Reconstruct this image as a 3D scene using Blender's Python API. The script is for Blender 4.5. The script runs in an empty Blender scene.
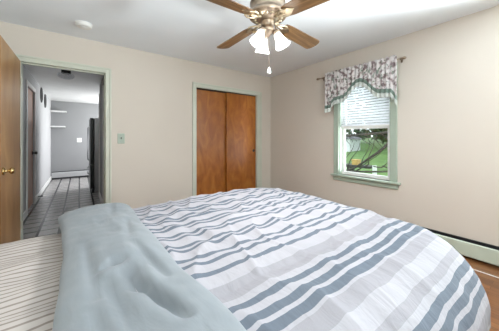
import bpy, bmesh, math, random
from mathutils import Vector, Matrix, noise

C = bpy.context.scene.collection
SC = bpy.context.scene
PI = math.pi
random.seed(7)

# ------------------------------------------------------------------ camera
cam_d = bpy.data.cameras.new('camera')
cam = bpy.data.objects.new('camera', cam_d)
C.objects.link(cam)
cam.location = (0, 0, 1.2)
cam.rotation_euler = (PI / 2, 0, -math.radians(36.5))
cam_d.sensor_width = 36
cam_d.lens = 230 / 499 * 36
cam_d.shift_y = -27.5 / 499
cam_d.clip_start = 0.02
SC.camera = cam

# ------------------------------------------------------------------ world, lights, exposure
SC.view_settings.view_transform = 'Standard'
SC.view_settings.look = 'None'
SC.view_settings.gamma = 1.0
SC.view_settings.exposure = 0.66
SC.view_settings.use_curve_mapping = False
W = bpy.data.worlds.new('world')
SC.world = W
W.use_nodes = True
bg = W.node_tree.nodes['Background']
bg.inputs[0].default_value = (0.86, 0.93, 1.0, 1)
bg.inputs[1].default_value = 1.7


def area_light(name, loc, direction, sx, sy, power, color=(1, 1, 1)):
    d = bpy.data.lights.new(name, 'AREA')
    d.shape = 'RECTANGLE'
    d.size = sx
    d.size_y = sy
    d.energy = power
    d.color = color
    o = bpy.data.objects.new(name, d)
    C.objects.link(o)
    o.location = loc
    o.rotation_euler = Vector(direction).to_track_quat('-Z', 'Y').to_euler()
    return o


# fill lamps at two added, unseen windows; daylight by window 1 and by the kitchen window
area_light('fill_right_window', (3.46, -0.42, 1.40), (-1, 0.45, 0.05), 0.86, 1.30, 26, (0.92, 0.96, 1.0))
area_light('fill_upward_right', (3.74, -0.50, 0.58), (-1, 0.40, 0.62), 0.86, 0.6, 330, (0.92, 0.96, 1.0))  # added upward fill, set below the sill to brighten ceiling but not bed
area_light('fill_near_window', (0.55, -1.14, 1.30), (-0.6, 1, 0.42), 0.86, 1.0, 7, (0.93, 0.96, 1.0))  # added weak fill for the left side of the room
area_light('fill_upward_near', (0.50, -1.36, 0.50), (-0.5, 0.6, 1), 1.0, 0.5, 125, (0.95, 0.975, 1.0))  # added upward fill for the ceiling, low behind the viewer
SC.cycles.caustics_reflective = False
SC.cycles.caustics_refractive = False
SC.cycles.sample_clamp_indirect = 3.0
area_light('daylight_window', (3.42, 1.63, 1.36), (-1, 0, -0.05), 0.66, 1.30, 6.5, (0.92, 0.97, 1.0))
area_light('daylight_kitchen_window', (1.46, 7.7, 1.45), (-1, -0.1, -0.12), 1.2, 1.1, 50, (0.97, 0.98, 1.0))


# ------------------------------------------------------------------ materials
def new_mat(name):
    m = bpy.data.materials.new(name)
    m.use_nodes = True
    nt = m.node_tree
    return m, nt, nt.nodes['Principled BSDF']


def N(nt, typ, **kw):
    n = nt.nodes.new(typ)
    for k, v in kw.items():
        setattr(n, k, v)
    return n


def coords(nt, scale=(1, 1, 1), rot=(0, 0, 0)):
    tc = N(nt, 'ShaderNodeTexCoord')
    mp = N(nt, 'ShaderNodeMapping')
    mp.inputs['Scale'].default_value = scale
    mp.inputs['Rotation'].default_value = rot
    nt.links.new(tc.outputs['Object'], mp.inputs['Vector'])
    return mp.outputs['Vector']


def ramp(nt, fac, stops, interp='LINEAR'):
    r = N(nt, 'ShaderNodeValToRGB')
    r.color_ramp.interpolation = interp
    el = r.color_ramp.elements
    while len(el) > 1:
        el.remove(el[-1])
    el[0].position = stops[0][0]
    el[0].color = (*stops[0][1], 1)
    for p, c in stops[1:]:
        e = el.new(p)
        e.color = (*c, 1)
    nt.links.new(fac, r.inputs[0])
    return r.outputs[0]


def bump(nt, b, height, strength=0.2, dist=0.01):
    bp = N(nt, 'ShaderNodeBump')
    bp.inputs['Strength'].default_value = strength
    bp.inputs['Distance'].default_value = dist
    nt.links.new(height, bp.inputs['Height'])
    nt.links.new(bp.outputs[0], b.inputs['Normal'])


def plain(name, col, rough=0.5, metal=0.0, var=0.06, nscale=6, spec=0.5, bmp=0.0):
    m, nt, b = new_mat(name)
    n = N(nt, 'ShaderNodeTexNoise')
    n.inputs['Scale'].default_value = nscale
    n.inputs['Detail'].default_value = 4
    nt.links.new(coords(nt), n.inputs['Vector'])
    lo = tuple(c * (1 - var) for c in col)
    hi = tuple(min(1, c * (1 + var)) for c in col)
    nt.links.new(ramp(nt, n.outputs[0], [(0.3, lo), (0.7, hi)]), b.inputs['Base Color'])
    b.inputs['Roughness'].default_value = rough
    b.inputs['Metallic'].default_value = metal
    b.inputs['Specular IOR Level'].default_value = spec
    if bmp:
        bump(nt, b, n.outputs[0], bmp, 0.004)
    return m


def wood(name, cols, scale=(6, 6, 0.6), rough=0.35, detail=6, dist=1.2, rot=(0, 0, 0)):
    m, nt, b = new_mat(name)
    v = coords(nt, scale, rot)
    n = N(nt, 'ShaderNodeTexNoise')
    n.inputs['Scale'].default_value = 1.6
    n.inputs['Detail'].default_value = detail
    n.inputs['Distortion'].default_value = dist
    nt.links.new(v, n.inputs['Vector'])
    nt.links.new(ramp(nt, n.outputs[0], [(0.25, cols[0]), (0.5, cols[1]), (0.75, cols[2])]), b.inputs['Base Color'])
    b.inputs['Roughness'].default_value = rough
    return m


M = {}
M['wall'] = plain('beige_wall_paint', (0.66, 0.605, 0.54), 0.65, var=0.02, nscale=1.2, spec=0.25)
M['ceiling'] = plain('white_ceiling_paint', (0.84, 0.875, 0.915), 0.9, var=0.015, nscale=2, spec=0.1)
M['green'] = plain('sage_green_trim', (0.60, 0.625, 0.54), 0.35, var=0.04, nscale=4)
M['heater'] = plain('pale_green_enamel', (0.53, 0.60, 0.51), 0.4, var=0.04, nscale=3)
M['white'] = plain('white_paint', (0.80, 0.80, 0.79), 0.4, var=0.03, nscale=5)
M['plastic'] = plain('white_plastic', (0.82, 0.82, 0.80), 0.35, var=0.02, nscale=5)
M['black'] = plain('black_gap', (0.012, 0.012, 0.012), 0.6, var=0.1)
M['gray'] = plain('blue_grey_wall_paint', (0.295, 0.298, 0.303), 0.7, var=0.03, nscale=1.5, spec=0.25)
M['gray_light'] = plain('pale_grey_wall_paint', (0.46, 0.463, 0.47), 0.7, var=0.03, nscale=1.5, spec=0.25)
M['brass'] = plain('antique_brass', (0.34, 0.27, 0.205), 0.32, 1.0, var=0.15, nscale=20)
M['brass_light'] = plain('pale_brass', (0.58, 0.49, 0.36), 0.3, 1.0, var=0.12, nscale=20)
M['knob'] = plain('polished_brass', (0.70, 0.52, 0.25), 0.2, 1.0, var=0.1, nscale=10)
M['steel'] = plain('stainless_steel', (0.36, 0.37, 0.39), 0.35, 1.0, var=0.08, nscale=3)
M['dark'] = plain('dark_enamel', (0.022, 0.023, 0.026), 0.35, var=0.1)
M['iron'] = plain('dark_iron', (0.03, 0.03, 0.03), 0.5, var=0.15)
M['door_wood'] = wood('birch_veneer', [(0.25, 0.118, 0.038), (0.37, 0.20, 0.077), (0.49, 0.295, 0.13)], (2.2, 2.2, 0.8), 0.38, 5, 0.9)
M['closet_wood'] = wood('amber_veneer', [(0.22, 0.062, 0.010), (0.33, 0.108, 0.018), (0.43, 0.165, 0.03)], (4.5, 4.5, 1.8), 0.30, 8, 1.4)
M['hall_door'] = wood('red_brown_veneer', [(0.38, 0.18, 0.11), (0.49, 0.25, 0.16), (0.56, 0.32, 0.22)], (6, 6, 0.7), 0.45)
M['blade'] = wood('oak_blade', [(0.055, 0.026, 0.010), (0.155, 0.082, 0.034), (0.28, 0.165, 0.08)], (1.4, 22, 22), 0.35, 5, 1.4)
M['bark'] = plain('dark_wet_bark', (0.055, 0.048, 0.042), 0.85, var=0.4, nscale=30)
M['mattress'] = plain('cream_mattress_ticking', (0.6, 0.58, 0.55), 0.8)
M['base'] = plain('charcoal_bed_base', (0.05, 0.05, 0.055), 0.8)
M['cord'] = plain('white_cord_rubber', (0.85, 0.84, 0.80), 0.5)
M['siding'] = plain('white_siding', (0.75, 0.77, 0.78), 0.7)
M['roof'] = plain('grey_shingle', (0.20, 0.20, 0.21), 0.9, var=0.2, nscale=8)
M['yellow'] = plain('yellow_brown_wood', (0.55, 0.36, 0.12), 0.7, var=0.2, nscale=8)


def floor_boards():
    m, nt, b = new_mat('oak_floor_boards')
    tc = N(nt, 'ShaderNodeTexCoord')
    mp = N(nt, 'ShaderNodeMapping')
    mp.inputs['Rotation'].default_value = (0, 0, PI / 2)
    nt.links.new(tc.outputs['Object'], mp.inputs['Vector'])
    br = N(nt, 'ShaderNodeTexBrick')
    br.offset = 0.37
    for k, v in (('Scale', 1.0), ('Brick Width', 0.9), ('Row Height', 0.057), ('Mortar Size', 0.0012), ('Bias', -0.1)):
        br.inputs[k].default_value = v
    br.inputs['Color1'].default_value = (0.135, 0.050, 0.016, 1)
    br.inputs['Color2'].default_value = (0.27, 0.118, 0.042, 1)
    br.inputs['Mortar'].default_value = (0.05, 0.02, 0.008, 1)
    nt.links.new(mp.outputs[0], br.inputs['Vector'])
    n = N(nt, 'ShaderNodeTexNoise')
    n.inputs['Scale'].default_value = 3
    n.inputs['Detail'].default_value = 6
    n.inputs['Distortion'].default_value = 1
    nt.links.new(coords(nt, (14, 1.2, 1)), n.inputs['Vector'])
    mx = N(nt, 'ShaderNodeMixRGB', blend_type='MULTIPLY')
    mx.inputs[0].default_value = 0.8
    nt.links.new(br.outputs['Color'], mx.inputs[1])
    nt.links.new(ramp(nt, n.outputs[0], [(0.3, (0.62, 0.58, 0.52)), (0.7, (1.15, 1.1, 1.05))]), mx.inputs[2])
    nt.links.new(mx.outputs[0], b.inputs['Base Color'])
    b.inputs['Roughness'].default_value = 0.28
    return m


def floor_tiles():
    m, nt, b = new_mat('grey_floor_tiles')
    br = N(nt, 'ShaderNodeTexBrick')
    br.offset = 0.0
    for k, v in (('Scale', 1.0), ('Brick Width', 0.21), ('Row Height', 0.21), ('Mortar Size', 0.014), ('Mortar Smooth', 0.1)):
        br.inputs[k].default_value = v
    br.inputs['Color1'].default_value = (0.44, 0.425, 0.41, 1)
    br.inputs['Color2'].default_value = (0.37, 0.36, 0.355, 1)
    br.inputs['Mortar'].default_value = (0.025, 0.024, 0.025, 1)
    nt.links.new(coords(nt), br.inputs['Vector'])
    n = N(nt, 'ShaderNodeTexNoise')
    n.inputs['Scale'].default_value = 14
    n.inputs['Detail'].default_value = 5
    nt.links.new(coords(nt), n.inputs['Vector'])
    mx = N(nt, 'ShaderNodeMixRGB', blend_type='MULTIPLY')
    mx.inputs[0].default_value = 0.6
    nt.links.new(br.outputs['Color'], mx.inputs[1])
    nt.links.new(ramp(nt, n.outputs[0], [(0.3, (0.8, 0.78, 0.76)), (0.7, (1.1, 1.1, 1.1))]), mx.inputs[2])
    nt.links.new(mx.outputs[0], b.inputs['Base Color'])
    b.inputs['Roughness'].default_value = 0.26
    return m


def attr(nt, name):
    a = N(nt, 'ShaderNodeAttribute')
    a.attribute_name = name
    return a.outputs['Fac']


def mathn(nt, op, a, b=None, c=None):
    n = N(nt, 'ShaderNodeMath', operation=op)
    for i, v in enumerate((a, b, c)):
        if v is None:
            continue
        if isinstance(v, (int, float)):
            n.inputs[i].default_value = v
        else:
            nt.links.new(v, n.inputs[i])
    return n.outputs[0]


BARS = [(2.33, .02), (2.27, .02), (2.15, .02), (2.09, .02),
        (1.79, .0125), (1.735, .0125), (1.66, .013), (1.555, .0135), (1.515, .0125), (1.425, .0125), (1.385, .0125), (1.306, .0125), (1.262, .012),
        (1.18, .0115), (1.136, .0115), (1.035, .011), (0.996, .011), (0.900, .0115), (0.850, .0115), (0.772, .0125),
        (0.570, .0135), (0.512, .0150), (0.463, .0175),
        (0.236, .015), (0.186, .015), (0.138, .016), (-0.16, .02), (-0.22, .02), (-0.28, .02)]
PALE = [(0.655, .040), (0.403, .029), (0.292, .017), (0.05, .04)]


def duvet_fabric():
    m, nt, b = new_mat('striped_duvet_cotton')
    v = attr(nt, 'cloth_v')
    u = attr(nt, 'cloth_u')
    wn = N(nt, 'ShaderNodeTexNoise')
    wn.inputs['Scale'].default_value = 7
    nt.links.new(coords(nt), wn.inputs['Vector'])
    w = mathn(nt, 'MULTIPLY_ADD', wn.outputs[0], 0.008, -0.004)
    vv = mathn(nt, 'ADD', v, w)

    def total(lst):
        acc = None
        for c, h in lst:
            x = mathn(nt, 'COMPARE', vv, c, h)
            acc = x if acc is None else mathn(nt, 'ADD', acc, x)
        return acc
    dark = total(BARS)
    pale = total(PALE)
    # pinstripe weave inside the pale bands
    pin = mathn(nt, 'SINE', mathn(nt, 'MULTIPLY', v, 2 * PI / 0.006))
    pin2 = mathn(nt, 'SINE', mathn(nt, 'MULTIPLY', u, 2 * PI / 0.006))
    pf = mathn(nt, 'MULTIPLY_ADD', mathn(nt, 'MULTIPLY', pin, pin2), 0.10, 0.72)
    pmask = mathn(nt, 'MULTIPLY', pale, pf)
    mx1 = N(nt, 'ShaderNodeMixRGB')
    mx1.inputs[1].default_value = (0.32, 0.318, 0.343, 1)
    mx1.inputs[2].default_value = (0.228, 0.226, 0.247, 1)
    nt.links.new(pmask, mx1.inputs[0])
    mx2 = N(nt, 'ShaderNodeMixRGB')
    mx2.inputs[2].default_value = (0.107, 0.128, 0.158, 1)
    nt.links.new(dark, mx2.inputs[0])
    nt.links.new(mx1.outputs[0], mx2.inputs[1])
    nt.links.new(mx2.outputs[0], b.inputs['Base Color'])
    b.inputs['Roughness'].default_value = 0.85
    b.inputs['Specular IOR Level'].default_value = 0.2
    n = N(nt, 'ShaderNodeTexNoise')
    n.inputs['Scale'].default_value = 1
    n.inputs['Detail'].default_value = 5
    n.inputs['Distortion'].default_value = 0.8
    nt.links.new(coords(nt, (22, 9, 12)), n.inputs['Vector'])
    bump(nt, b, n.outputs[0], 0.55, 0.012)
    return m


def sheet_fabric():
    m, nt, b = new_mat('pinstriped_sheet_cotton')
    v = attr(nt, 'cloth_v')
    wn = N(nt, 'ShaderNodeTexNoise')
    wn.inputs['Scale'].default_value = 9
    nt.links.new(coords(nt), wn.inputs['Vector'])
    vv = mathn(nt, 'MULTIPLY_ADD', wn.outputs[0], 0.012, v)
    s = mathn(nt, 'SINE', mathn(nt, 'MULTIPLY', vv, 2 * PI / 0.031))
    nt.links.new(ramp(nt, s, [(0.0, (0.46, 0.43, 0.41)), (0.45, (0.48, 0.45, 0.43)), (0.8, (0.25, 0.22, 0.20))]), b.inputs['Base Color'])
    b.inputs['Roughness'].default_value = 0.85
    b.inputs['Specular IOR Level'].default_value = 0.2
    n = N(nt, 'ShaderNodeTexNoise')
    n.inputs['Scale'].default_value = 1
    n.inputs['Detail'].default_value = 4
    nt.links.new(coords(nt, (8, 18, 10)), n.inputs['Vector'])
    bump(nt, b, n.outputs[0], 0.4, 0.012)
    return m


def fold_fabric():
    m, nt, b = new_mat('grey_blue_duvet_reverse')
    n = N(nt, 'ShaderNodeTexNoise')
    n.inputs['Scale'].default_value = 1
    n.inputs['Detail'].default_value = 4
    n.inputs['Distortion'].default_value = 1.0
    nt.links.new(coords(nt, (12, 4, 8)), n.inputs['Vector'])
    nt.links.new(ramp(nt, n.outputs[0], [(0.3, (0.162, 0.186, 0.205)), (0.7, (0.184, 0.210, 0.230))]), b.inputs['Base Color'])
    b.inputs['Roughness'].default_value = 0.7
    b.inputs['Specular IOR Level'].default_value = 0.3
    b.inputs['Sheen Weight'].default_value = 0.15
    bump(nt, b, n.outputs[0], 0.35, 0.012)
    return m


def floral():
    m, nt, b = new_mat('floral_valance_cotton')
    n = N(nt, 'ShaderNodeTexNoise')
    n.inputs['Scale'].default_value = 17
    n.inputs['Detail'].default_value = 3
    nt.links.new(coords(nt), n.inputs['Vector'])
    c1 = ramp(nt, n.outputs[0], [(0.0, (0.12, 0.09, 0.10)), (0.38, (0.20, 0.15, 0.155)), (0.45, (0.46, 0.40, 0.40)),
                                 (0.52, (0.70, 0.675, 0.675)), (1.0, (0.76, 0.745, 0.745))])
    n2 = N(nt, 'ShaderNodeTexNoise')
    n2.inputs['Scale'].default_value = 26
    n2.inputs['Detail'].default_value = 2
    nt.links.new(coords(nt, (1, 1.3, 0.8)), n2.inputs['Vector'])
    f = ramp(nt, n2.outputs[0], [(0.58, (0, 0, 0)), (0.64, (1, 1, 1))])
    mx = N(nt, 'ShaderNodeMixRGB')
    mx.inputs[2].default_value = (0.20, 0.24, 0.20, 1)
    nt.links.new(f, mx.inputs[0])
    nt.links.new(c1, mx.inputs[1])
    nt.links.new(mx.outputs[0], b.inputs['Base Color'])
    b.inputs['Roughness'].default_value = 0.9
    return m


def pane_mat(name, tint=(1, 1, 1), refl=0.06):
    m = bpy.data.materials.new(name)
    m.use_nodes = True
    nt = m.node_tree
    nt.nodes.clear()
    out = N(nt, 'ShaderNodeOutputMaterial')
    t = N(nt, 'ShaderNodeBsdfTransparent')
    t.inputs[0].default_value = (*tint, 1)
    g = N(nt, 'ShaderNodeBsdfGlossy')
    g.inputs['Roughness'].default_value = 0.02
    mx = N(nt, 'ShaderNodeMixShader')
    mx.inputs[0].default_value = refl
    nt.links.new(t.outputs[0], mx.inputs[1])
    nt.links.new(g.outputs[0], mx.inputs[2])
    nt.links.new(mx.outputs[0], out.inputs[0])
    return m


def shade_mat():
    # frosted glass that lets the bulb's light through and glows with it
    m = bpy.data.materials.new('frosted_glass_shade')
    m.use_nodes = True
    nt = m.node_tree
    nt.nodes.clear()
    out = N(nt, 'ShaderNodeOutputMaterial')
    t = N(nt, 'ShaderNodeBsdfTranslucent')
    t.inputs[0].default_value = (0.80, 0.80, 0.79, 1)
    tr = N(nt, 'ShaderNodeBsdfTransparent')
    tr.inputs[0].default_value = (0.80, 0.80, 0.79, 1)
    d = N(nt, 'ShaderNodeBsdfDiffuse')
    d.inputs[0].default_value = (0.9, 0.9, 0.9, 1)
    m1 = N(nt, 'ShaderNodeMixShader')
    m1.inputs[0].default_value = 0.22
    nt.links.new(t.outputs[0], m1.inputs[1])
    nt.links.new(tr.outputs[0], m1.inputs[2])
    m2 = N(nt, 'ShaderNodeMixShader')
    m2.inputs[0].default_value = 0.2
    nt.links.new(m1.outputs[0], m2.inputs[1])
    nt.links.new(d.outputs[0], m2.inputs[2])
    nt.links.new(m2.outputs[0], out.inputs[0])
    return m


def emit_mat(name, col, s):
    m, nt, b = new_mat(name)
    b.inputs['Base Color'].default_value = (*col, 1)
    b.inputs['Emission Color'].default_value = (*col, 1)
    b.inputs['Emission Strength'].default_value = s
    return m


def leaf_mat(name, c1, c2):
    m, nt, b = new_mat(name)
    n = N(nt, 'ShaderNodeTexNoise')
    n.inputs['Scale'].default_value = 1.7
    n.inputs['Detail'].default_value = 6
    nt.links.new(coords(nt), n.inputs['Vector'])
    nt.links.new(ramp(nt, n.outputs[0], [(0.35, c1), (0.65, c2)]), b.inputs['Base Color'])
    b.inputs['Roughness'].default_value = 0.7
    return m


M['boards'] = floor_boards()
M['tiles'] = floor_tiles()
M['duvet'] = duvet_fabric()
M['sheet'] = sheet_fabric()
M['fold'] = fold_fabric()
M['floral'] = floral()
M['band'] = plain('dark_sage_band', (0.17, 0.235, 0.20), 0.85, var=0.15, nscale=20)
M['ruffle'] = plain('white_green_ruffle', (0.62, 0.66, 0.63), 0.9, var=0.2, nscale=40)
M['mint'] = plain('mint_green_shaded_trim', (0.385, 0.46, 0.385), 0.35, var=0.04, nscale=4)  # darker, greener copy of the trim paint; backlit shade is in the colour
M['pane'] = pane_mat('window_glass', (0.96, 0.98, 0.97), 0.05)
M['clear'] = pane_mat('clear_glass_bowl', (0.93, 0.95, 0.97), 0.22)
M['shade'] = shade_mat()


def slat_mat():
    m = bpy.data.materials.new('white_blind_slat')
    m.use_nodes = True
    nt = m.node_tree
    nt.nodes.clear()
    out = N(nt, 'ShaderNodeOutputMaterial')
    d = N(nt, 'ShaderNodeBsdfDiffuse')
    d.inputs[0].default_value = (0.82, 0.82, 0.84, 1)
    t = N(nt, 'ShaderNodeBsdfTranslucent')
    t.inputs[0].default_value = (0.80, 0.82, 0.86, 1)
    mx = N(nt, 'ShaderNodeMixShader')
    mx.inputs[0].default_value = 0.45
    nt.links.new(d.outputs[0], mx.inputs[1])
    nt.links.new(t.outputs[0], mx.inputs[2])
    nt.links.new(mx.outputs[0], out.inputs[0])
    return m


M['slat'] = slat_mat()
M['bulb'] = emit_mat('lit_bulb', (1.0, 0.95, 0.86), 5)
M['dish'] = plain('clear_glass_dish', (0.75, 0.77, 0.8), 0.15)
M['grass'] = leaf_mat('lawn_grass', (0.07, 0.15, 0.03), (0.13, 0.24, 0.055))
M['leaf'] = leaf_mat('dark_foliage', (0.02, 0.045, 0.018), (0.07, 0.13, 0.05))
M['leaf2'] = leaf_mat('mid_foliage', (0.05, 0.09, 0.04), (0.12, 0.19, 0.09))


# ------------------------------------------------------------------ mesh helpers
def box(bm, x0, x1, y0, y1, z0, z1, bev=0.0):
    r = bmesh.ops.create_cube(bm, size=1)
    vs = r['verts']
    sx, sy, sz = x1 - x0, y1 - y0, z1 - z0
    for v in vs:
        v.co = Vector(((v.co.x + .5) * sx + x0, (v.co.y + .5) * sy + y0, (v.co.z + .5) * sz + z0))
    if bev:
        es = list({e for v in vs for e in v.link_edges})
        bmesh.ops.bevel(bm, geom=es, offset=bev, segments=2, affect='EDGES', profile=0.5)
    return bm


def tube(bm, pts, rad, seg=8, caps=True):
    pts = [Vector(p) for p in pts]
    rads = rad if isinstance(rad, (list, tuple)) else [rad] * len(pts)
    rings = []
    ref = Vector((0, 0, 1))
    for i, p in enumerate(pts):
        d = (pts[min(i + 1, len(pts) - 1)] - pts[max(i - 1, 0)]).normalized()
        a = d.cross(ref)
        if a.length < 0.05:
            a = d.cross(Vector((1, 0, 0)))
        a.normalize()
        b = d.cross(a).normalized()
        rings.append([bm.verts.new(p + (a * math.cos(2 * PI * k / seg) + b * math.sin(2 * PI * k / seg)) * rads[i]) for k in range(seg)])
    for i in range(len(rings) - 1):
        for k in range(seg):
            bm.faces.new((rings[i][k], rings[i][(k + 1) % seg], rings[i + 1][(k + 1) % seg], rings[i + 1][k]))
    if caps:
        bm.faces.new(rings[0][::-1])
        bm.faces.new(rings[-1])
    return bm


def lathe(bm, prof, seg=32, mat=None, flute=0, famp=0.0):
    """profile of (radius, z); closes on the axis when radius is 0"""
    mat = mat or Matrix.Identity(4)
    rings = []
    for j, (r, z) in enumerate(prof):
        if r < 1e-6:
            rings.append([bm.verts.new(mat @ Vector((0, 0, z)))])
        else:
            ring = []
            for k in range(seg):
                t = 2 * PI * k / seg
                rr = r * (1 + famp * math.cos(flute * t) * (j / len(prof))) if flute else r
                ring.append(bm.verts.new(mat @ Vector((rr * math.cos(t), rr * math.sin(t), z))))
            rings.append(ring)
    for a, b in zip(rings, rings[1:]):
        if len(a) == 1 and len(b) == 1:
            continue
        for k in range(seg):
            k2 = (k + 1) % seg
            if len(a) == 1:
                bm.faces.new((a[0], b[k2], b[k]))
            elif len(b) == 1:
                bm.faces.new((a[k], a[k2], b[0]))
            else:
                bm.faces.new((a[k], a[k2], b[k2], b[k]))
    return bm


def prism(bm, poly, axis, a, b):
    """extrude a polygon of 2D points along an axis between a and b"""
    def P(p, t):
        if axis == 'x':
            return Vector((t, p[0], p[1]))
        if axis == 'y':
            return Vector((p[0], t, p[1]))
        return Vector((p[0], p[1], t))
    A = [bm.verts.new(P(p, a)) for p in poly]
    B = [bm.verts.new(P(p, b)) for p in poly]
    n = len(poly)
    for i in range(n):
        bm.faces.new((A[i], A[(i + 1) % n], B[(i + 1) % n], B[i]))
    bm.faces.new(A[::-1])
    bm.faces.new(B)
    return bm


def obj(name, bm, mat, parent=None, smooth=False, origin=None):
    bmesh.ops.recalc_face_normals(bm, faces=bm.faces)
    me = bpy.data.meshes.new(name)
    if origin is not None:
        bmesh.ops.translate(bm, verts=bm.verts, vec=-Vector(origin))
    bm.to_mesh(me)
    bm.free()
    for mm in (mat if isinstance(mat, (list, tuple)) else [mat]):
        me.materials.append(mm)
    if smooth:
        for p in me.polygons:
            p.use_smooth = True
    o = bpy.data.objects.new(name, me)
    C.objects.link(o)
    if origin is not None:
        o.location = origin
    if parent is not None:
        o.parent = parent
        o.matrix_parent_inverse = Matrix.Identity(4) if parent.parent else Matrix.Translation(parent.location).inverted()
    return o


def tag(o, label, cat, group=None, kind=None):
    o['label'] = label
    o['category'] = cat
    if group:
        o['group'] = group
    if kind:
        o['kind'] = kind
    return o


def empty(name, loc, label, cat, group=None, kind=None):
    o = bpy.data.objects.new(name, None)
    C.objects.link(o)
    o.location = loc
    o.empty_display_size = 0.1
    return tag(o, label, cat, group, kind)


def struct(name, bm, mat, label=None, cat=None, smooth=False, parent=None):
    o = obj(name, bm, mat, parent, smooth)
    if parent is None:
        o['kind'] = 'structure'
        if label:
            tag(o, label, cat)
    return o


def NB():
    return bmesh.new()


# ------------------------------------------------------------------ room dimensions
XL, XR, YB, YN, H = -0.70, 3.15, 3.535, -0.95, 2.44
T = 0.12
D0, D1, DH = -0.516, 0.275, 2.046          # bedroom doorway
K0, K1, KH = 1.533, 2.794, 2.03            # closet opening
W0, W1, WZ0, WZ1 = 1.27, 1.985, 0.655, 2.06  # window 1 opening (y, z)
KX0, KX1, KY1, KH2 = -0.66, 1.35, 8.73, 2.28  # kitchen

# floor, ceiling
struct('floor', box(NB(), XL - T, XR + T, YN - T, YB + 0.06, -0.06, 0), M['boards'], 'brown oak strip floor of the bedroom', 'floor')
struct('ceiling', box(NB(), XL - T, XR + T, YN - T, YB + T, H, H + 0.08), M['ceiling'], 'white bedroom ceiling', 'ceiling')

# back wall with doorway and closet opening
b = NB()
for x0, x1, z0, z1 in ((XL - T, D0 - 0.02, 0, H), (D0 - 0.02, D1 + 0.02, DH + 0.02, H), (D1 + 0.02, K0, 0, H), (K0, K1, KH + 0.02, H), (K1, XR + T, 0, H)):
    box(b, x0, x1, YB, YB + T, z0, z1)
struct('wall_back', b, M['wall'], 'beige back wall with the doorway and the closet', 'wall')
# right wall with the window and an added one
V0, V1, VZ0, VZ1 = -0.85, 0.01, WZ0, WZ1
b = NB()
for y0, y1, z0, z1 in ((YN - T, V0, 0, H), (V0, V1, 0, VZ0), (V0, V1, VZ1, H), (V1, W0, 0, H), (W0, W1, 0, WZ0), (W0, W1, WZ1, H), (W1, YB, 0, H)):
    box(b, XR, XR + 0.14, y0, y1, z0, z1)
struct('wall_right', b, M['wall'], 'beige right wall with the window', 'wall')
struct('wall_left', box(NB(), XL - T, XL, YN - T, YB, 0, H), M['wall'], 'beige wall at the head of the bed', 'wall')
U0, U1 = 0.10, 1.0
b = NB()
for x0, x1, z0, z1 in ((XL, U0, 0, H), (U0, U1, 0, VZ0), (U0, U1, VZ1, H), (U1, XR, 0, H)):
    box(b, x0, x1, YN - T, YN, z0, z1)
struct('wall_front', b, M['wall'], 'beige wall behind the viewer with an added window', 'wall')
b = NB()
for x0, x1, z0, z1 in ((U0, U0 + .05, VZ0, VZ1), (U1 - .05, U1, VZ0, VZ1), (U0, U1, VZ0, VZ0 + .05), (U0, U1, VZ1 - .05, VZ1), (U0, U1, 1.33, 1.38)):
    box(b, x0, x1, YN - 0.09, YN - 0.05, z0, z1)
w3 = struct('added_window_near', b, M['white'], 'added unseen white window behind the viewer', 'window')  # added out of view as an opening for the near fill lamps
struct('window_pane', box(NB(), U0 + .05, U1 - .05, YN - 0.072, YN - 0.068, VZ0 + .05, VZ1 - .05), M['pane'], parent=w3)
b = NB()
for y0, y1, z0, z1 in ((V0 - 0.078, V0, VZ0, VZ1 + 0.078), (V1, V1 + 0.078, VZ0, VZ1 + 0.078), (V0, V1, VZ1, VZ1 + 0.078)):
    box(b, XR - 0.016, XR, y0, y1, z0, z1, 0.003)
box(b, XR - 0.055, XR + 0.05, V0 - 0.1, V1 + 0.1, VZ0 - 0.026, VZ0, 0.006)
box(b, XR - 0.02, XR, V0 - 0.088, V1 + 0.088, VZ0 - 0.09, VZ0 - 0.026, 0.004)
struct('added_window_trim', b, M['mint'], 'sage green casing around the added right wall window', 'window casing')  # completes the added window, out of view
b = NB()
for y0, y1, z0, z1 in ((V0, V0 + .05, VZ0, VZ1), (V1 - .05, V1, VZ0, VZ1), (V0, V1, VZ0, VZ0 + .05), (V0, V1, VZ1 - .05, VZ1), (V0, V1, 1.33, 1.38)):
    box(b, XR + 0.06, XR + 0.10, y0, y1, z0, z1)
w2 = struct('added_window_right', b, M['white'], 'added unseen white window beside the viewer in the right wall', 'window')  # added out of view so the right-hand fill has an opening
struct('window_pane', box(NB(), XR + 0.078, XR + 0.082, V0 + .05, V1 - .05, VZ0 + .05, VZ1 - .05), M['pane'], parent=w2)

# closet interior (behind the sliding doors)
b = NB()
box(b, K0 - 0.02, K0, YB + T, YB + 0.7, 0, KH + 0.1)
box(b, K1, K1 + 0.02, YB + T, YB + 0.7, 0, KH + 0.1)
box(b, K0 - 0.02, K1 + 0.02, YB + 0.7, YB + 0.72, 0, KH + 0.1)
box(b, K0 - 0.02, K1 + 0.02, YB + T, YB + 0.72, KH + 0.1, KH + 0.12)
box(b, K0 - 0.02, K1 + 0.02, YB + 0.06, YB + 0.72, -0.04, 0)
struct('wall_closet', b, M['wall'], 'closed closet recess behind the sliding doors', 'wall')


# door casings: profile with two steps
def casing_u(x0, x1, h, wl, wr, wt, y=YB):
    b = NB()
    for (a0, a1, c0, c1) in ((x0 - wl, x0, 0, h + wt), (x1, x1 + wr, 0, h + wt), (x0, x1, h, h + wt)):
        box(b, a0, a1, y - 0.014, y, c0, c1, 0.003)
    e = 0.022   # raised outer back band
    for (a0, a1, c0, c1) in ((x0 - wl, x0 - wl + e, 0, h + wt), (x1 + wr - e, x1 + wr, 0, h + wt), (x0 - wl, x1 + wr, h + wt - e, h + wt)):
        box(b, a0, a1, y - 0.022, y - 0.012, c0, c1, 0.003)
    return b


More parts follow.
